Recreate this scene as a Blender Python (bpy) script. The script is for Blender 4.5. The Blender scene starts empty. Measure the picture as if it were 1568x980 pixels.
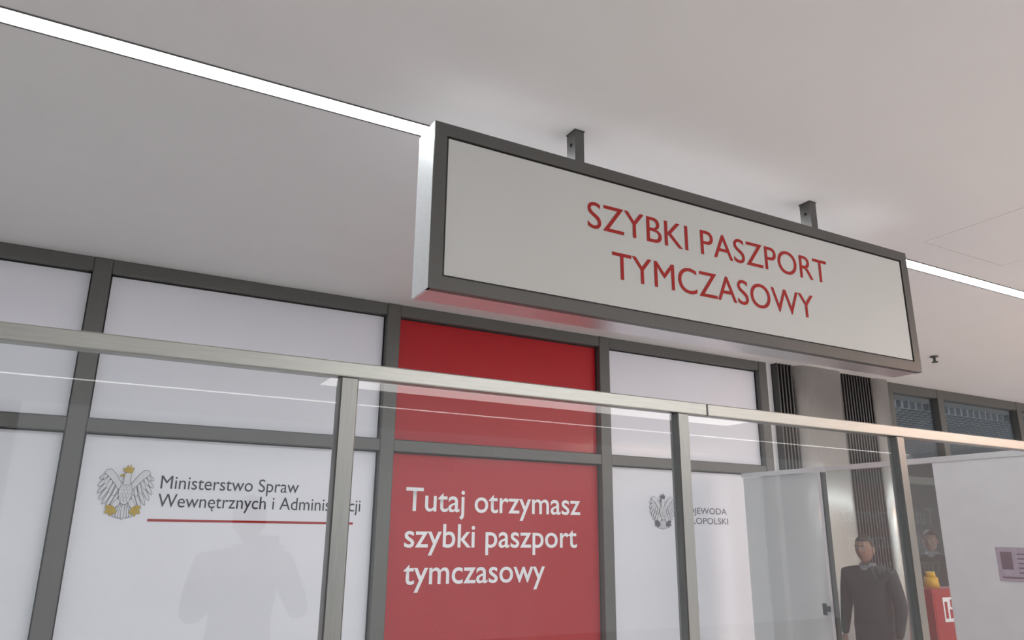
import bpy, bmesh, math, random
from mathutils import Vector, Matrix
random.seed(4)
C = bpy.context
scene = C.scene
scene.view_settings.view_transform = 'Standard'
scene.view_settings.look = 'None'
scene.view_settings.exposure = 0.0
EYE = 1.6

# ------------------------------------------------------------------ materials
def new_mat(name):
    m = bpy.data.materials.new(name); m.use_nodes = True
    nt = m.node_tree; nt.nodes.clear()
    out = nt.nodes.new('ShaderNodeOutputMaterial')
    return m, nt, out

def pmat(name, col, rough=0.5, metal=0.0, noise=0.03, nscale=8.0, stretch=(1,1,1), bump=0.0,
         coat=0.0, emit=0.0, spec=0.5):
    m, nt, out = new_mat(name)
    b = nt.nodes.new('ShaderNodeBsdfPrincipled')
    nt.links.new(b.outputs[0], out.inputs[0])
    tc = nt.nodes.new('ShaderNodeTexCoord')
    mp = nt.nodes.new('ShaderNodeMapping'); mp.inputs['Scale'].default_value = stretch
    nz = nt.nodes.new('ShaderNodeTexNoise'); nz.inputs['Scale'].default_value = nscale
    nz.inputs['Detail'].default_value = 4
    nt.links.new(tc.outputs['Object'], mp.inputs[0]); nt.links.new(mp.outputs[0], nz.inputs['Vector'])
    rp = nt.nodes.new('ShaderNodeValToRGB')
    rp.color_ramp.elements[0].position = .3; rp.color_ramp.elements[1].position = .7
    c = Vector(col)
    rp.color_ramp.elements[0].color = (*(c*(1-noise)), 1)
    rp.color_ramp.elements[1].color = (*[min(1, v) for v in c*(1+noise)], 1)
    nt.links.new(nz.outputs[0], rp.inputs[0]); nt.links.new(rp.outputs[0], b.inputs['Base Color'])
    b.inputs['Roughness'].default_value = rough
    b.inputs['Metallic'].default_value = metal
    b.inputs['Coat Weight'].default_value = coat
    b.inputs['Coat Roughness'].default_value = 0.08
    b.inputs['Specular IOR Level'].default_value = spec
    if bump:
        bp = nt.nodes.new('ShaderNodeBump'); bp.inputs['Strength'].default_value = bump
        bp.inputs['Distance'].default_value = 0.002
        nt.links.new(nz.outputs[0], bp.inputs['Height']); nt.links.new(bp.outputs[0], b.inputs['Normal'])
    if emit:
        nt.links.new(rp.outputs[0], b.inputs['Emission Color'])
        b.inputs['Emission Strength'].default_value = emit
    return m

def emat(name, col, s):
    m, nt, out = new_mat(name)
    e = nt.nodes.new('ShaderNodeEmission'); e.inputs[0].default_value = (*col, 1); e.inputs[1].default_value = s
    nt.links.new(e.outputs[0], out.inputs[0]); return m

def glassmat(name, tint=(.985,.99,.988), ior=1.5, boost=1.0, frost=0.0):
    # thin clear pane: Fresnel reflection on the outer faces only, straight transmission
    m, nt, out = new_mat(name)
    t = nt.nodes.new('ShaderNodeBsdfTransparent'); t.inputs[0].default_value = (*tint, 1)
    base = t
    if frost:
        df = nt.nodes.new('ShaderNodeBsdfDiffuse'); df.inputs[0].default_value = (.78,.80,.80,1)
        fm = nt.nodes.new('ShaderNodeMixShader'); fm.inputs[0].default_value = frost
        nt.links.new(t.outputs[0], fm.inputs[1]); nt.links.new(df.outputs[0], fm.inputs[2]); base = fm
    g = nt.nodes.new('ShaderNodeBsdfGlossy'); g.inputs['Roughness'].default_value = 0.01
    f = nt.nodes.new('ShaderNodeFresnel'); f.inputs[0].default_value = ior
    geo = nt.nodes.new('ShaderNodeNewGeometry')
    inv = nt.nodes.new('ShaderNodeMath'); inv.operation = 'SUBTRACT'; inv.inputs[0].default_value = boost
    sc = nt.nodes.new('ShaderNodeMath'); sc.operation = 'MULTIPLY'; sc.inputs[1].default_value = boost
    nt.links.new(geo.outputs['Backfacing'], sc.inputs[0]); nt.links.new(sc.outputs[0], inv.inputs[1])
    mu = nt.nodes.new('ShaderNodeMath'); mu.operation = 'MULTIPLY'; mu.use_clamp = True
    nt.links.new(f.outputs[0], mu.inputs[0]); nt.links.new(inv.outputs[0], mu.inputs[1])
    mx = nt.nodes.new('ShaderNodeMixShader')
    nt.links.new(mu.outputs[0], mx.inputs[0])
    nt.links.new(base.outputs[0], mx.inputs[1]); nt.links.new(g.outputs[0], mx.inputs[2])
    nt.links.new(mx.outputs[0], out.inputs[0]); return m

M = {}
M['ceil'] = pmat('ceiling_paint', (.85,.845,.84), .75, noise=.01, nscale=3)
M['floor'] = pmat('floor_tiles', (.61,.605,.60), .35, noise=.06, nscale=2)
M['wall'] = pmat('wall_paint', (.62,.61,.60), .8, noise=.02)
M['walld'] = pmat('wall_paint_grey', (.32,.32,.32), .8, noise=.02)  # dark tone chosen to dim bounce light on the left
M['frame'] = pmat('frame_grey_aluminium', (.125,.125,.117), .42, metal=.2, noise=.05, nscale=40)
M['filmw'] = pmat('white_window_film', (.74,.74,.80), .38, noise=.012, nscale=2, coat=.18, emit=.06)  # slight emission stands in for light through the film from behind
M['filmr'] = pmat('red_window_film', (.42,.006,.012), .42, noise=.02, nscale=2, coat=.15, emit=.05, spec=.35)  # backlit glow put into the red by emission
M['signface'] = pmat('sign_face_acrylic', (.60,.615,.60), .45, noise=.01, nscale=3)
M['signframe'] = pmat('sign_frame_satin', (.11,.11,.105), .38, metal=.3, noise=.05, nscale=30, stretch=(1,1,14))
M['alu'] = pmat('brushed_aluminium', (.80,.83,.84), .4, metal=.5, noise=.06, nscale=30, stretch=(1,1,10), bump=.05)
M['alutop'] = pmat('matt_aluminium_top', (.80,.81,.82), .6, metal=.1, noise=.03, nscale=10)
M['alub'] = pmat('satin_aluminium_tray', (.76,.73,.745), .28, metal=.85, noise=.04, nscale=20, stretch=(.4,6,1))
M['steel'] = pmat('brushed_stainless_steel', (.64,.635,.62), .30, metal=.95, noise=.10, nscale=20, stretch=(20,20,.5), bump=.06)
M['rail'] = pmat('satin_rail_steel', (.38,.385,.36), .33, metal=.8, noise=.06, nscale=20, stretch=(.5,10,10))
M['post'] = pmat('satin_post_steel', (.24,.24,.228), .3, metal=.85, noise=.06, nscale=20, stretch=(10,10,.5))
M['black'] = pmat('black_rubber', (.012,.012,.012), .6)
M['grille'] = pmat('grille_dark', (.09,.09,.09), .35, metal=.7)
M['redtext'] = pmat('red_vinyl', (.38,.02,.017), .55, spec=.3)
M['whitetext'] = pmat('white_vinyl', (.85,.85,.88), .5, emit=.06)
M['darktext'] = pmat('dark_vinyl', (.02,.02,.03), .5)
M['greytext'] = pmat('grey_vinyl', (.11,.11,.13), .5)
M['gold'] = pmat('gold_vinyl', (.50,.34,.02), .45)
M['eaglew'] = pmat('eagle_fill', (.70,.70,.74), .5)
M['glass'] = glassmat('clear_glass', tint=(.965,.98,.98), ior=1.48, boost=1.15)
M['boothglass'] = glassmat('booth_glass', tint=(.88,.91,.91), ior=1.5, boost=1.3, frost=.05)  # diffuse mix and boosted reflection paint a veil of haze on the pane
M['frost'] = glassmat('frosted_door_glass', tint=(.9,.93,.93), ior=1.5, boost=1.2, frost=.62)
M['winglass'] = glassmat('window_glass', tint=(.93,.96,.97), boost=1.0)
M['strip'] = emat('led_strip', (.96,.985,1), 28.0)
M['strip2'] = emat('led_strip_hall', (1,.99,.97), 11.0)
M['boothw'] = pmat('white_booth_panel', (.72,.71,.73), .35)
M['firered'] = pmat('fire_cabinet_red', (.40,.012,.016), .35)
M['yellow'] = pmat('yellow_plastic', (.80,.45,.02), .4)
M['skin'] = pmat('skin', (.36,.19,.14), .5)
M['lips'] = pmat('lips', (.28,.10,.085), .5)
M['hair'] = pmat('hair', (.04,.025,.018), .6, bump=.4, nscale=60)
M['eyew'] = pmat('eye_white', (.5,.5,.5), .3)
M['cloth'] = pmat('dark_jacket', (.04,.04,.048), .85, noise=.2, nscale=12, bump=.5)
M['shirt'] = pmat('shirt_collar', (.25,.26,.29), .8)
M['trouser'] = pmat('dark_trousers', (.02,.022,.03), .8)
M['darkroom'] = pmat('dark_backroom', (.14,.155,.165), .7)
M['cell'] = pmat('cell_ceiling', (.30,.35,.40), .6)
M['notice'] = pmat('notice_pink', (.42,.34,.42), .5, noise=.12, nscale=30)
M['noticedark'] = pmat('notice_ink', (.16,.10,.14), .5)

# ------------------------------------------------------------------ helpers
def link(o, parent=None):
    C.collection.objects.link(o)
    if parent: o.parent = parent
    return o
def empty(name, parent=None):
    o = bpy.data.objects.new(name, None); o.empty_display_size = .1
    return link(o, parent)
def mesh_obj(name, bm, mat, parent=None, smooth=False):
    me = bpy.data.meshes.new(name); bm.normal_update(); bm.to_mesh(me); bm.free()
    if mat: me.materials.append(mat)
    if smooth:
        for p in me.polygons: p.use_smooth = True
    return link(bpy.data.objects.new(name, me), parent)
def add_box(bm, x0,x1,y0,y1,z0,z1):
    r = bmesh.ops.create_cube(bm, size=1)
    for v in r['verts']:
        v.co = Vector(((x0+x1)/2+v.co.x*(x1-x0), (y0+y1)/2+v.co.y*(y1-y0), (z0+z1)/2+v.co.z*(z1-z0)))
    return r['verts']
def box(name, x0,x1,y0,y1,z0,z1, mat, parent=None, bevel=0):
    bm = bmesh.new(); add_box(bm, x0,x1,y0,y1,z0,z1)
    if bevel: bmesh.ops.bevel(bm, geom=bm.edges[:], offset=bevel, segments=2, affect='EDGES', profile=.5)
    return mesh_obj(name, bm, mat, parent)
def boxes(name, lst, mat, parent=None, bevel=0):
    bm = bmesh.new()
    for b in lst: add_box(bm, *b)
    if bevel: bmesh.ops.bevel(bm, geom=bm.edges[:], offset=bevel, segments=1, affect='EDGES')
    return mesh_obj(name, bm, mat, parent)
def cyl(name, p0, p1, r0, r1, mat, parent=None, n=24):
    p0=Vector(p0); p1=Vector(p1); d=p1-p0
    bm=bmesh.new()
    bmesh.ops.create_cone(bm, cap_ends=True, segments=n, radius1=r0, radius2=r1, depth=d.length,
        matrix=Matrix.Translation((p0+p1)/2) @ d.to_track_quat('Z','Y').to_matrix().to_4x4())
    return mesh_obj(name,bm,mat,parent,True)

def text_mesh(body, off=0.0, spacing=1.0):
    cu = bpy.data.curves.new('t', 'FONT'); cu.body = body; cu.size = 1; cu.offset = off
    cu.resolution_u = 6; cu.space_character = spacing
    ob = bpy.data.objects.new('t', cu); C.collection.objects.link(ob)
    dg = C.evaluated_depsgraph_get(); dg.update()
    me = bpy.data.meshes.new_from_object(ob.evaluated_get(dg))
    bpy.data.objects.remove(ob); bpy.data.curves.remove(cu)
    return me
def width(body):
    me=text_mesh(body); xs=[v.co.x for v in me.vertices]; return min(xs),max(xs)
_h = text_mesh('H'); CAP = max(v.co.y for v in _h.vertices)-min(v.co.y for v in _h.vertices)
def text(name, body, x0, x1, zbase, cap, yplane, mat, parent, off=0.0, spacing=1.0, ogonek=None, slash=None):
    me = text_mesh(body, off, spacing)
    xs = [v.co.x for v in me.vertices]; a, b = min(xs), max(xs)
    sx = (x1-x0)/(b-a); sz = cap/CAP
    bm=bmesh.new(); bm.from_mesh(me)
    def stroke(pts,wd):
        prev=None
        for i,p in enumerate(pts):
            q=Vector(pts[min(i+1,len(pts)-1)])-Vector(pts[max(i-1,0)]); n=Vector((-q.y,q.x)).normalized()*wd[i]
            cur=(bm.verts.new((p[0]+n.x,p[1]+n.y,0)),bm.verts.new((p[0]-n.x,p[1]-n.y,0)))
            if prev: bm.faces.new((prev[0],prev[1],cur[1],cur[0]))
            prev=cur
    if ogonek is not None:   # tail hanging from the letter at index
        cx=width(body[:ogonek+1])[1]-.12
        stroke([(cx,.0),(cx-.045,-.05),(cx-.05,-.11),(cx-.01,-.15),(cx+.05,-.145)],[.03,.03,.03,.026,.02])
    if slash is not None:
        cx=width(body[:slash])[1]+.10
        stroke([(cx-.10,.24),(cx+.16,.40)],[.03,.03])
    bm.to_mesh(me); bm.free()
    for v in me.vertices:
        v.co = Vector((x0+(v.co.x-a)*sx, yplane, zbase+v.co.y*sz))
    me.materials.clear(); me.materials.append(mat)
    me.name = name
    return link(bpy.data.objects.new(name, me), parent)

# ------------------------------------------------------------------ room shell
CZ = 3.19; FY = 5.0
box('floor', -6, 14, -8, 9, -.1, 0, M['floor'])
SY0, SY1 = 2.545, 2.625
HX0,HX1,HY0,HY1=3.86,4.62,1.72,2.33; q=.004
boxes('ceiling', [(-6,14,-8,-6.04,CZ,CZ+.1),(-6,14,-5.96,-1.34,CZ,CZ+.1),(-6,14,-1.26,HY0,CZ,CZ+.1),
                  (-6,HX0,HY0,HY1,CZ,CZ+.1),(HX1,14,HY0,HY1,CZ,CZ+.1),(-6,14,HY1,SY0-.008,CZ,CZ+.1),
                  (HX0+q,HX1-q,HY0+q,HY1-q,CZ,CZ+.1),
                  (-6,14,SY1+.008,9,CZ,CZ+.1),(-6,14,-8,9,CZ+.1,CZ+.2)], M['ceil'])
box('wall_left', -6.1, -6, -8, 9, 0, CZ, M['walld'])
box('rear_light_blocker', -6, -1, -8.1, -8, 0, CZ, M['walld'])  # added out of view to block rear light and darken the left
box('wall_right', 14, 14.1, -8, 9, 0, CZ, M['wall'])
e = empty('ceiling_light_strip')
box('diffuser', -6, 14, SY0, SY1, CZ-.001, CZ+.04, M['strip'], e)
boxes('profile', [(-6,14,SY0-.009,SY0,CZ-.003,CZ+.05),(-6,14,SY1,SY1+.009,CZ-.003,CZ+.05)], M['frame'], e)
for yc in (-6.0,-1.3):  # unseen strips: far one inferred from its reflection, near one added for light
    e = empty('ceiling_light_strip')
    box('diffuser', -6, 14, yc-.035, yc+.035, CZ-.001, CZ+.04, M['strip2'], e)

# ------------------------------------------------------------------ facade
MX = [-5.7,-3.85,-2.0,-.15,1.71,3.545,5.36]
fr = []
w = .05
for x in MX: fr.append((x-w,x+w,FY-.06,FY+.04,0,CZ))
for i in range(len(MX)-1):
    a,b = MX[i]+w, MX[i+1]-w
    fr += [(a,b,FY-.055,FY+.04,CZ-.085,CZ),(a,b,FY-.055,FY+.04,2.14,2.22),(a,b,FY-.055,FY+.04,0,.12)]
boxes('window_frame', fr, M['frame'], None, .004)
for i in range(len(MX)-1):
    a,b = MX[i]+w, MX[i+1]-w
    e = empty('window_%d'%(i+1))
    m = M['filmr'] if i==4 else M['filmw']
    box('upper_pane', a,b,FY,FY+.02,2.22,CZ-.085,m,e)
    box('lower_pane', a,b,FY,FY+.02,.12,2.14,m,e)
    boxes('gasket', [(a,b,FY-.008,FY,2.22,2.228),(a,b,FY-.008,FY,CZ-.093,CZ-.085),(a,b,FY-.008,FY,2.132,2.14),
        (a,a+.008,FY-.008,FY,.12,2.14),(b-.008,b,FY-.008,FY,.12,2.14),(a,a+.008,FY-.008,FY,2.22,CZ-.085),(b-.008,b,FY-.008,FY,2.22,CZ-.085)], M['black'], e)
TY = FY-.002
W4 = bpy.data.objects['window_4']; W5 = bpy.data.objects['window_5']; W6 = bpy.data.objects['window_6']
text('slogan_line_1','Tutaj otrzymasz',1.885,3.32,1.749,.155,TY,M['whitetext'],W5,0.008)
text('slogan_line_2','szybki paszport',1.888,3.285,1.508,.155,TY,M['whitetext'],W5,0.008)
text('slogan_line_3','tymczasowy',1.893,3.0,1.269,.155,TY,M['whitetext'],W5,0.008)
text('ministry_line_1','Ministerstwo Spraw',.335,1.15,1.84,.076,TY,M['darktext'],W4,.0)
text('ministry_line_2','Wewnetrznych i Administracji',.331,1.566,1.734,.076,TY,M['darktext'],W4,.0,ogonek=4)
box('underline', .289,1.522,TY-.0005,TY+.001,1.650,1.664, M['redtext'], W4)
text('voivode_line_1','WOJEWODA',4.31,4.84,1.782,.05,TY,M['greytext'],W6)
text('voivode_line_2','MALOPOLSKI',4.31,4.85,1.700,.05,TY,M['greytext'],W6,slash=2)

def eagle(parent, cx, z0, width, height, gold, fill, line):
    layer = [0]
    parts = {'fill':bmesh.new(),'line':bmesh.new(),'gold':bmesh.new()}
    def poly(pts, kind, y):
        bm = parts[kind]
        vs = [bm.verts.new((cx+p[0]*width, y, z0+p[1]*height)) for p in pts]
        bm.faces.new(vs)
    def shape(pts, kind='fill', ow=.010):
        y = TY-.0002*layer[0]; layer[0]+=1
        n=len(pts); out=[]
        area=sum(pts[i][0]*pts[(i+1)%n][1]-pts[(i+1)%n][0]*pts[i][1] for i in range(n))
        s = 1 if area>0 else -1
        for i in range(n):
            a=Vector(pts[i-1]);b=Vector(pts[(i+1)%n]); d=(b-a)
            if d.length<1e-6: d=Vector((1,0))
            d.normalize(); out.append((pts[i][0]+s*d.y*ow, pts[i][1]-s*d.x*ow))
        poly(out,'line',y); poly(pts,kind,y-.0001)
    def feather(a,b,wd,kind='fill',ow=.009):
        a=Vector(a);b=Vector(b);d=b-a;n=Vector((-d.y,d.x)).normalized()
        prof=[(0,.35),(.25,.75),(.6,1),(.85,.8),(.97,.4)]
        pts=[tuple(a+d*t+n*wd*k) for t,k in prof]+[tuple(b)]+[tuple(a+d*t-n*wd*k) for t,k in reversed(prof)]
        shape(pts,kind,ow)
    for t in (.17,-.17,.11,-.11,.055,-.055,0):
        feather((t*.3,.36),(t,.03+abs(t)*.25),.030,'fill',.008)
    for s in (1,-1):
        st=[(.37,.88),(.34,.82),(.31,.76),(.27,.70),(.22,.64),(.17,.58),(.12,.52)]
        tp=[(.50,.78),(.51,.64),(.50,.51),(.46,.40),(.39,.31),(.31,.27),(.23,.28)]
        for a,b in reversed(list(zip(st,tp))): feather((s*a[0],a[1]),(s*b[0],b[1]),.029,'fill',.008)
        st=[(.36,.90),(.31,.85),(.26,.79),(.21,.73),(.16,.67)]
        tp=[(.44,.78),(.41,.69),(.36,.60),(.30,.52),(.22,.46)]
        for a,b in reversed(list(zip(st,tp))): feather((s*a[0],a[1]),(s*b[0],b[1]),.028,'fill',.006)
        shape([(s*.06,.66),(s*.14,.76),(s*.22,.88),(s*.31,.965),(s*.40,.955),(s*.43,.90),(s*.38,.86),(s*.31,.80),(s*.22,.70),(s*.12,.58)],'fill',.008)
        feather((s*.06,.44),(s*.21,.24),.05,'fill',.006)
        for dx,dz in ((.13,.03),(.12,-.08),(.03,-.13),(-.06,-.09)):
            feather((s*.20,.27),(s*(.20+dx),.22+dz),.034,'gold',.003)
    shape([(math.cos(a)*.12,.53+math.sin(a)*.22) for a in [i*math.tau/20 for i in range(20)]],'fill',.007)
    for r in range(4):
        for k in range(-1,2):
            feather((k*.055+(r%2)*.02-.01,.66-r*.07),(k*.06+(r%2)*.02-.01,.57-r*.07),.022,'fill',.003)
    shape([(-.06,.68),(-.055,.78),(-.06,.86),(-.02,.915),(.04,.905),(.065,.86),(.05,.78),(.07,.68)],'fill',.008)
    shape([(-.055,.88),(-.12,.875),(-.145,.83),(-.10,.84),(-.055,.83)],'gold',.004)
    shape([(-.065,.915),(-.10,1.0),(-.05,.985),(-.02,1.06),(.01,.99),(.04,1.07),(.06,.99),(.105,1.02),(.075,.905)],'gold',.004)
    e2 = empty('eagle_emblem', parent)
    for k,mm in (('fill',fill),('line',line),('gold',gold)):
        mesh_obj('eagle_'+k, parts[k], mm, e2)
eagle(W4, .153, 1.65, .28, .30, M['gold'], M['eaglew'], M['greytext'])
eagle(W6, 4.13, 1.64, .26, .28, M['greytext'], M['eaglew'], M['greytext'])

# stainless column with ventilation grilles
e = empty('stainless_steel_column')
box('white_edge_strip', 5.41,5.50,FY-.03,FY+.3,0,CZ,M['boothw'],e)
def steelpanel(name,x0,x1,y,r):
    bm=bmesh.new(); prof=[]
    n=8
    prof.append((x0,FY+.3))
    for i in range(n+1):
        a=math.pi-(math.pi/2)*i/n
        prof.append((x0+r+math.cos(a)*r, y+r-math.sin(a)*r))
    for i in range(n+1):
        a=math.pi/2-(math.pi/2)*i/n
        prof.append((x1-r+math.cos(a)*r, y+r-math.sin(a)*r))
    prof.append((x1,FY+.3))
    lo=[bm.verts.new((p[0],p[1],0)) for p in prof]; hi=[bm.verts.new((p[0],p[1],CZ)) for p in prof]
    for i in range(len(prof)-1): bm.faces.new((lo[i],lo[i+1],hi[i+1],hi[i]))
    bm.faces.new(lo[::-1]); bm.faces.new(hi)
    return mesh_obj(name,bm,M['steel'],e,True)
steelpanel('steel_panel_1',5.72,6.42,FY-.16,.15)
steelpanel('steel_panel_2',6.88,7.16,FY-.12,.10)
for k,(a,b) in enumerate(((5.50,5.72),(6.42,6.88))):
    box('grille_back_%d'%(k+1),a,b,FY+.05,FY+.3,0,CZ,M['black'],e)
    n=int((b-a)/.04)
    boxes('grille_fins_%d'%(k+1),[(a+i*(b-a)/n+.006,a+i*(b-a)/n+.024,FY-.10,FY+.05,0,CZ) for i in range(n)],M['grille'],e)

# glazed wall to the right of the column
RX=[7.21,8.07,9.61,11.15,12.7,13.95]
fr=[(x-w,x+w,FY-.06,FY+.04,0,CZ) for x in RX]
for i in range(len(RX)-1):
    a,b=RX[i]+w,RX[i+1]-w
    fr+=[(a,b,FY-.055,FY+.04,CZ-.10,CZ),(a,b,FY-.055,FY+.04,2.14,2.22),(a,b,FY-.055,FY+.04,0,.12)]
boxes('window_frame', fr, M['frame'], None, .004)
for i in range(len(RX)-1):
    a,b=RX[i]+w,RX[i+1]-w
    e=empty('window_%d'%(i+7))
    box('upper_glass',a,b,FY,FY+.01,2.22,CZ-.1,M['winglass'],e)
    box('lower_glass',a,b,FY,FY+.01,.12,2.14,M['winglass'],e)
box('wall_far', 5.4, 14, 8.9, 9, 0, CZ, M['darkroom'])
box('wall_partition', 5.4, 5.5, FY+.31, 8.9, 0, CZ, M['darkroom'])
g=[]
x=7.0
while x<14: g.append((x,x+.02,5.1,8.8,2.98,3.06)); x+=.12
y=5.15
while y<8.8: g.append((6.9,13.95,y,y+.02,2.98,3.06)); y+=.12
boxes('open_cell_ceiling_grid', g, M['cell'])

# ------------------------------------------------------------------ hanging sign
S = empty('hanging_sign')
sx0,sx1,sz0,sz1,sy0,sy1=.873,3.478,2.383,3.006,2.2,2.35
f=.048
boxes('front_frame',((sx0,sx1,sy0,sy0+.03,sz1-f,sz1),(sx0,sx1,sy0,sy0+.03,sz0,sz0+f),(sx0,sx0+f,sy0,sy0+.03,sz0+f,sz1-f),(sx1-f,sx1,sy0,sy0+.03,sz0+f,sz1-f)),M['signframe'],S)
boxes('black_gap',[(sx0+f,sx1-f,sy0+.014,sy0+.028,sz0+f,sz1-f)],M['black'],S)
box('face_panel',sx0+f+.007,sx1-f-.007,sy0+.004,sy0+.014,sz0+f+.007,sz1-f-.007,M['signface'],S,.001)
boxes('side_casing',[(sx0-.001,sx0+.009,sy0+.005,sy1,sz0,sz1),(sx1-.01,sx1,sy0+.03,sy1,sz0,sz1)],M['alu'],S)
boxes('bottom_tray',[(sx0+.01,sx1-.01,sy0+.03,sy1,sz0,sz0+.01)],M['alub'],S)
boxes('top_and_back',[(sx0+.01,sx1-.01,sy0+.03,sy1,sz1-.01,sz1),(sx0+.01,sx1-.01,sy1-.01,sy1,sz0+.01,sz1-.01)],M['alutop'],S)
text('sign_line_1','SZYBKI PASZPORT',1.517,2.863,2.737,.109,sy0+.0025,M['redtext'],S,.0)
text('sign_line_2','TYMCZASOWY',1.628,2.747,2.549,.109,sy0+.0025,M['redtext'],S,.0)
for k,bx in enumerate((1.53,2.90)):
    boxes('bracket_%d'%(k+1),((bx-.018,bx+.018,2.27,2.274,sz1,CZ),(bx-.022,bx-.018,2.27,2.33,sz1,CZ),(bx+.018,bx+.022,2.27,2.33,sz1,CZ),(bx-.024,bx+.024,2.266,2.334,CZ-.004,CZ)),M['signframe'],S)
    cyl('bolt_a_%d'%(k+1),(bx-.026,2.30,CZ-.06),(bx-.021,2.30,CZ-.06),.007,.007,M['black'],S,12)

# ------------------------------------------------------------------ glass screen
G = empty('glass_screen')
GY=1.7; rz=1.965
for k,(a,b) in enumerate(((-2.6,-.28),(-.277,1.575),(1.579,6.5))):
    box('top_rail_%d'%(k+1),a,b,GY-.02,GY+.02,rz-.018,rz+.018,M['rail'],G,.003)
PX=[-1.51,.483,1.482,2.475,3.47,4.46]
boxes('posts',[(x-.021,x+.021,GY-.02,GY+.02,0,rz-.018) for x in PX],M['post'],G,.003)
boxes('base_plates',[(x-.06,x+.06,GY-.05,GY+.05,0,.012) for x in PX],M['post'],G)
xs=[-2.6]+PX+[6.5]
for i in range(len(xs)-1):
    box('glass_pane_%d'%(i+1),xs[i]+.024,xs[i+1]-.024,GY-.004,GY+.004,.08,rz-.02,M['glass'],G)

# booth partition, perpendicular
B = empty('booth_partition')
PXX=4.8
box('white_panel',PXX,PXX+.04,1.76,3.06,0,2.08,M['boothw'],B)
box('top_rail',PXX-.005,PXX+.045,1.76,3.92,2.08,2.115,M['alu'],B)
box('glass_pane',PXX+.015,PXX+.025,3.06,3.92,.0,2.08,M['boothglass'],B)
D = empty('door_1')
box('leaf',PXX+.014,PXX+.026,3.95,4.75,.0,2.075,M['frost'],D)
box('head_rail',PXX-.005,PXX+.045,3.93,4.75,2.08,2.115,M['alu'],D)
box('edge_seal',PXX-.002,PXX+.042,3.935,3.948,.0,2.075,M['black'],D)
box('edge_profile',PXX-.002,PXX+.042,3.95,3.975,.0,2.075,M['alu'],D)
cyl('handle_plate',(PXX+.014,4.0,1.1),(PXX-.03,4.0,1.1),.02,.02,M['black'],D)
box('handle_bar',PXX-.04,PXX-.025,3.985,4.015,1.06,1.14,M['black'],D,.003)
N = empty('passport_notice')
box('sheet',PXX-.003,PXX-.0005,2.45,2.74,1.363,1.556,M['notice'],N)
boxes('photo_and_lines',[(PXX-.004,PXX-.003,2.65,2.715,1.43,1.53)]+[(PXX-.004,PXX-.003,2.48,2.62,1.41+.026*i,1.418+.026*i) for i in range(5)]+[(PXX-.004,PXX-.003,2.48,2.72,1.38,1.39)],M['noticedark'],N)

# fire cabinet
F = empty('fire_extinguisher_cabinet')
box('body',7.12,7.78,FY-.28,FY-.07,.0,1.14,M['firered'],F,.006)
box('door_seam',7.14,7.76,FY-.284,FY-.28,.06,1.10,M['firered'],F,.001)
box('label',7.26,7.50,FY-.287,FY-.284,.84,1.06,M['whitetext'],F)
boxes('pictogram',[(7.28,7.32,FY-.289,FY-.287,.87,1.02),(7.35,7.47,FY-.289,FY-.287,.87,.95),(7.37,7.45,FY-.289,FY-.287,.97,1.04)],M['firered'],F)
cyl('beacon',(7.30,FY-.17,1.14),(7.30,FY-.17,1.24),.07,.06,M['yellow'],F)
cyl('beacon_cap',(7.30,FY-.17,1.24),(7.30,FY-.17,1.29),.045,.04,M['yellow'],F)

# ------------------------------------------------------------------ sprinkler
P = empty('ceiling_sprinkler')
sxp,syp=6.5,3.98
cyl('stem',(sxp,syp,CZ-.05),(sxp,syp,CZ),.012,.012,M['frame'],P)
cyl('rose',(sxp,syp,CZ-.010),(sxp,syp,CZ),.035,.035,M['frame'],P)
cyl('deflector',(sxp,syp,CZ-.06),(sxp,syp,CZ-.05),.025,.025,M['frame'],P)

# ------------------------------------------------------------------ people
def skinned(name, verts, edges, radii, parent, sub=2, root=0):
    me=bpy.data.meshes.new(name); me.from_pydata([Vector(v) for v in verts], edges, []); 
    o=bpy.data.objects.new(name,me); C.collection.objects.link(o)
    sk=o.modifiers.new('skin','SKIN'); sk.use_smooth_shade=True
    for i,r in enumerate(radii):
        rr=r if isinstance(r,tuple) else (r,r)
        me.skin_vertices[0].data[i].radius=rr
        me.skin_vertices[0].data[i].use_root=(i==root)
    ss=o.modifiers.new('sub','SUBSURF'); ss.levels=sub; ss.render_levels=sub
    dg=C.evaluated_depsgraph_get(); dg.update()
    nm=bpy.data.meshes.new_from_object(o.evaluated_get(dg))
    bpy.data.objects.remove(o)
    for p in nm.polygons: p.use_smooth=True
    nm.materials.clear()
    return link(bpy.data.objects.new(name,nm),parent)

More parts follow.
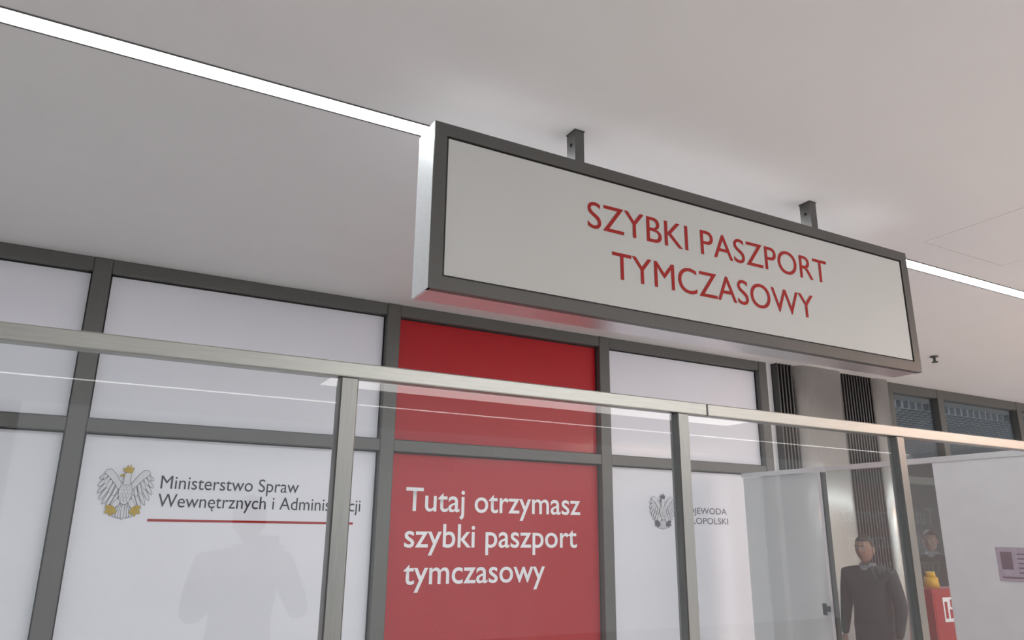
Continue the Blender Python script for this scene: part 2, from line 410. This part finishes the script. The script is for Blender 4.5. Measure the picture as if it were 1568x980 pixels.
def person(loc, rotz, pose='down', hair=True, scale=1.0):
    R=empty('person'); R.location=loc; R.rotation_euler=(0,0,rotz); R.scale=(scale,)*3
    # faces local -Y
    if pose=='down':
        armL=[(.20,.01,1.43),(.26,.03,1.14),(.25,-.07,.89)]
        armR=[(-.20,.01,1.43),(-.26,.03,1.14),(-.25,-.07,.89)]
        hd=[Vector((0,-.15,-1)),Vector((0,-.15,-1))]
    else:
        armL=[(.20,0,1.43),(.28,-.12,1.18),(.12,-.30,1.42)]
        armR=[(-.20,0,1.43),(-.28,-.12,1.18),(-.12,-.30,1.42)]
        hd=[Vector((-.45,-.45,.8)),Vector((.45,-.45,.8))]
    V=[(0,0,.95),(0,.0,1.12),(0,.0,1.30),(0,.01,1.43),(0,.0,1.52),
       (.10,0,.90),(.11,-.01,.50),(.12,.02,.09),(.12,-.13,.035),
       (-.10,0,.90),(-.11,-.01,.50),(-.12,.02,.09),(-.12,-.13,.035)]+armL+armR
    E=[(0,1),(1,2),(2,3),(3,4),(0,5),(5,6),(6,7),(7,8),(0,9),(9,10),(10,11),(11,12),(3,13),(13,14),(14,15),(3,16),(16,17),(17,18)]
    r=[(.165,.125),(.165,.125),(.19,.135),(.14,.10),(.06,.06),
       .095,.065,.045,.035,.095,.065,.045,.035,.082,.058,.036,.082,.058,.036]
    b=skinned('body',V,E,r,R)
    me=b.data
    for k in ('cloth','trouser','skin','black'): me.materials.append(M[k])
    for p in me.polygons:
        c=p.center
        if c.z>1.505 and abs(c.x)<.085: p.material_index=2
        elif c.z<.10: p.material_index=3
        elif c.z<.93 and abs(c.x)<.205: p.material_index=1
        else: p.material_index=0
    # collar
    bm=bmesh.new(); rings=[]
    for z,rr in ((1.49,.082),(1.535,.068),(1.525,.062)):
        rings.append([bm.verts.new((math.cos(a)*rr, math.sin(a)*rr+.004, z-(.02 if math.sin(a)<-.8 else 0))) for a in [i*math.tau/24 for i in range(24)]])
    for j in range(2):
        for i in range(24): bm.faces.new((rings[j][i],rings[j][(i+1)%24],rings[j+1][(i+1)%24],rings[j+1][i]))
    mesh_obj('collar',bm,M['shirt'],R,True)
    # hands
    for s,(arm,d) in zip((1,-1),((armL,hd[0]),(armR,hd[1]))):
        wv=Vector(arm[2]); d=d.normalized()
        side=Vector((0,-1,0)) if pose=='down' else Vector((s*-.2,-.6,-.4)).normalized()
        side=(side-d*side.dot(d)).normalized()
        nrm=d.cross(side).normalized()*(-s if pose=='down' else s)
        hv=[wv-d*.01, wv+d*.045, wv+d*.085]; he=[(0,1),(1,2)]; hr=[(.024,.024),(.034,.018),(.036,.016)]
        skinned('palm_%s'%('l' if s>0 else 'r'),hv,he,hr,R,1).data.materials.append(M['skin'])
        for k,(o,L) in enumerate(((.027,.070),(.009,.078),(-.009,.072),(-.027,.056))):
            p0=wv+d*.075+side*o; p1=p0+d*L*.45; p2=p1+(d*.8+nrm*.5)*L*.32; p3=p2+(d*.5+nrm*.8)*L*.26
            skinned('finger_%s_%d'%('l' if s>0 else 'r',k+1),[p0,p1,p2,p3],[(0,1),(1,2),(2,3)],[.0095,.009,.008,.007],R,1).data.materials.append(M['skin'])
        p0=wv+d*.03+side*.02; p1=p0+(side*.8+d*.5)*.035; p2=p1+(side*.35+d*.9+nrm*.2)*.032
        skinned('thumb_%s'%('l' if s>0 else 'r'),[p0,p1,p2],[(0,1),(1,2)],[.013,.011,.009],R,1).data.materials.append(M['skin'])
    # head
    bm=bmesh.new(); bmesh.ops.create_uvsphere(bm,u_segments=48,v_segments=36,radius=1)
    for v in bm.verts:
        x,y,z=v.co
        jaw=1-.26*max(0,-z)**1.3
        X=x*.078*jaw; Y=y*.098*(1-.12*max(0,-z)); Z=z*.120
        if y<0:
            n=math.exp(-((x/.16)**2+((z+.08)/.20)**2)); Y-=.024*n
            for sx in (-.38,.38): Y+=.010*math.exp(-(((x-sx)/.16)**2+((z-.08)/.11)**2))
            Y-=.006*math.exp(-((x/.28)**2+((z+.50)/.07)**2))
            Y+=.004*math.exp(-((x/.3)**2+((z+.42)/.04)**2))
            Y-=.010*math.exp(-((x/.3)**2+((z+.85)/.16)**2))
        v.co=(X,Y-.015,Z+1.655)
    mesh_obj('head',bm,M['skin'],R,True)
    for s in (1,-1):
        bm=bmesh.new(); bmesh.ops.create_uvsphere(bm,u_segments=12,v_segments=8,radius=1)
        for v in bm.verts: v.co=(s*.079+v.co.x*.009,-.005+v.co.y*.018,1.65+v.co.z*.032)
        mesh_obj('ear_%s'%('l' if s>0 else 'r'),bm,M['skin'],R,True)
        bm=bmesh.new(); bmesh.ops.create_uvsphere(bm,u_segments=12,v_segments=8,radius=.011,matrix=Matrix.Translation((s*.029,-.095,1.664)))
        mesh_obj('eye_%s'%('l' if s>0 else 'r'),bm,M['eyew'],R,True)
        bm=bmesh.new(); bmesh.ops.create_uvsphere(bm,u_segments=12,v_segments=8,radius=.006,matrix=Matrix.Translation((s*.029,-.103,1.664)))
        mesh_obj('iris_%s'%('l' if s>0 else 'r'),bm,M['black'],R,True)
        box('brow_%s'%('l' if s>0 else 'r'),s*.029-.016,s*.029+.016,-.110,-.100,1.682,1.687,M['hair'],R)
    box('mouth',-.022,.022,-.112,-.102,1.597,1.601,M['lips'],R,.001)
    if hair:
        bm=bmesh.new(); bmesh.ops.create_uvsphere(bm,u_segments=48,v_segments=36,radius=1)
        for v in bm.verts:
            x,y,z=v.co
            v.co=(x*.087,y*.106-.008,z*.122+1.668)
        bmesh.ops.delete(bm,geom=[v for v in bm.verts if (v.co.y<-.045 and v.co.z<1.728) or v.co.z<1.60 or (v.co.y<.0 and v.co.z<1.675)],context='VERTS')
        mesh_obj('hair',bm,M['hair'],R,True)
    if pose!='down':
        box('camera_body',-.065,.065,-.36,-.29,1.49,1.58,M['black'],R,.008)
        cyl('camera_lens',(0,-.36,1.535),(0,-.45,1.535),.036,.038,M['black'],R)
    return R
person((8.55,5.6,0), math.radians(-70),scale=.95)
person((5.88,4.45,0), math.radians(-80), hair=True, scale=.91)  # solid figure standing in for a man reflected in the glass
person((.75,-.95,0), math.radians(175), pose='photo')

# ------------------------------------------------------------------ lights
def area(name,loc,rot,sx,sy,p,col):
    l=bpy.data.lights.new(name,'AREA'); l.shape='RECTANGLE'; l.size=sx; l.size_y=sy; l.energy=p; l.color=col
    o=bpy.data.objects.new(name,l); o.location=loc; o.rotation_euler=rot; link(o); return o
area('hall_fill',(5,-4,CZ-.03),(0,0,0),6,1.5,220,(1,.97,.95))  # unseen fill light added to brighten the ceiling by floor bounce
area('warm_bounce_fill',(9,-1.5,CZ-.03),(0,0,0),3,1.5,290,(1,.66,.52))  # added warm fill, out of view, to tint the right of the ceiling
area('backroom_fill',(9.5,7,2.95),(0,0,0),3,1,90,(.85,.93,1))  # fill light added for the room behind the glazing
wd=bpy.data.worlds.new('World'); scene.world=wd; wd.use_nodes=True
wd.node_tree.nodes['Background'].inputs[0].default_value=(.94,.965,1,1)
wd.node_tree.nodes['Background'].inputs[1].default_value=1.55

# ------------------------------------------------------------------ camera
cd=bpy.data.cameras.new('camera'); cam=bpy.data.objects.new('camera',cd); link(cam)
right=Vector((0.8782,-0.4779,0.0103)).normalized()
fwd=Vector((0.4571,0.8458,0.2754)); fwd=(fwd-right*fwd.dot(right)).normalized()
up=right.cross(fwd)
mw=Matrix((( right.x,up.x,-fwd.x,0),(right.y,up.y,-fwd.y,0),(right.z,up.z,-fwd.z,EYE),(0,0,0,1)))
cam.matrix_world=mw
cd.sensor_width=36; cd.lens=36*1145/1568
cd.clip_start=.05
scene.camera=cam
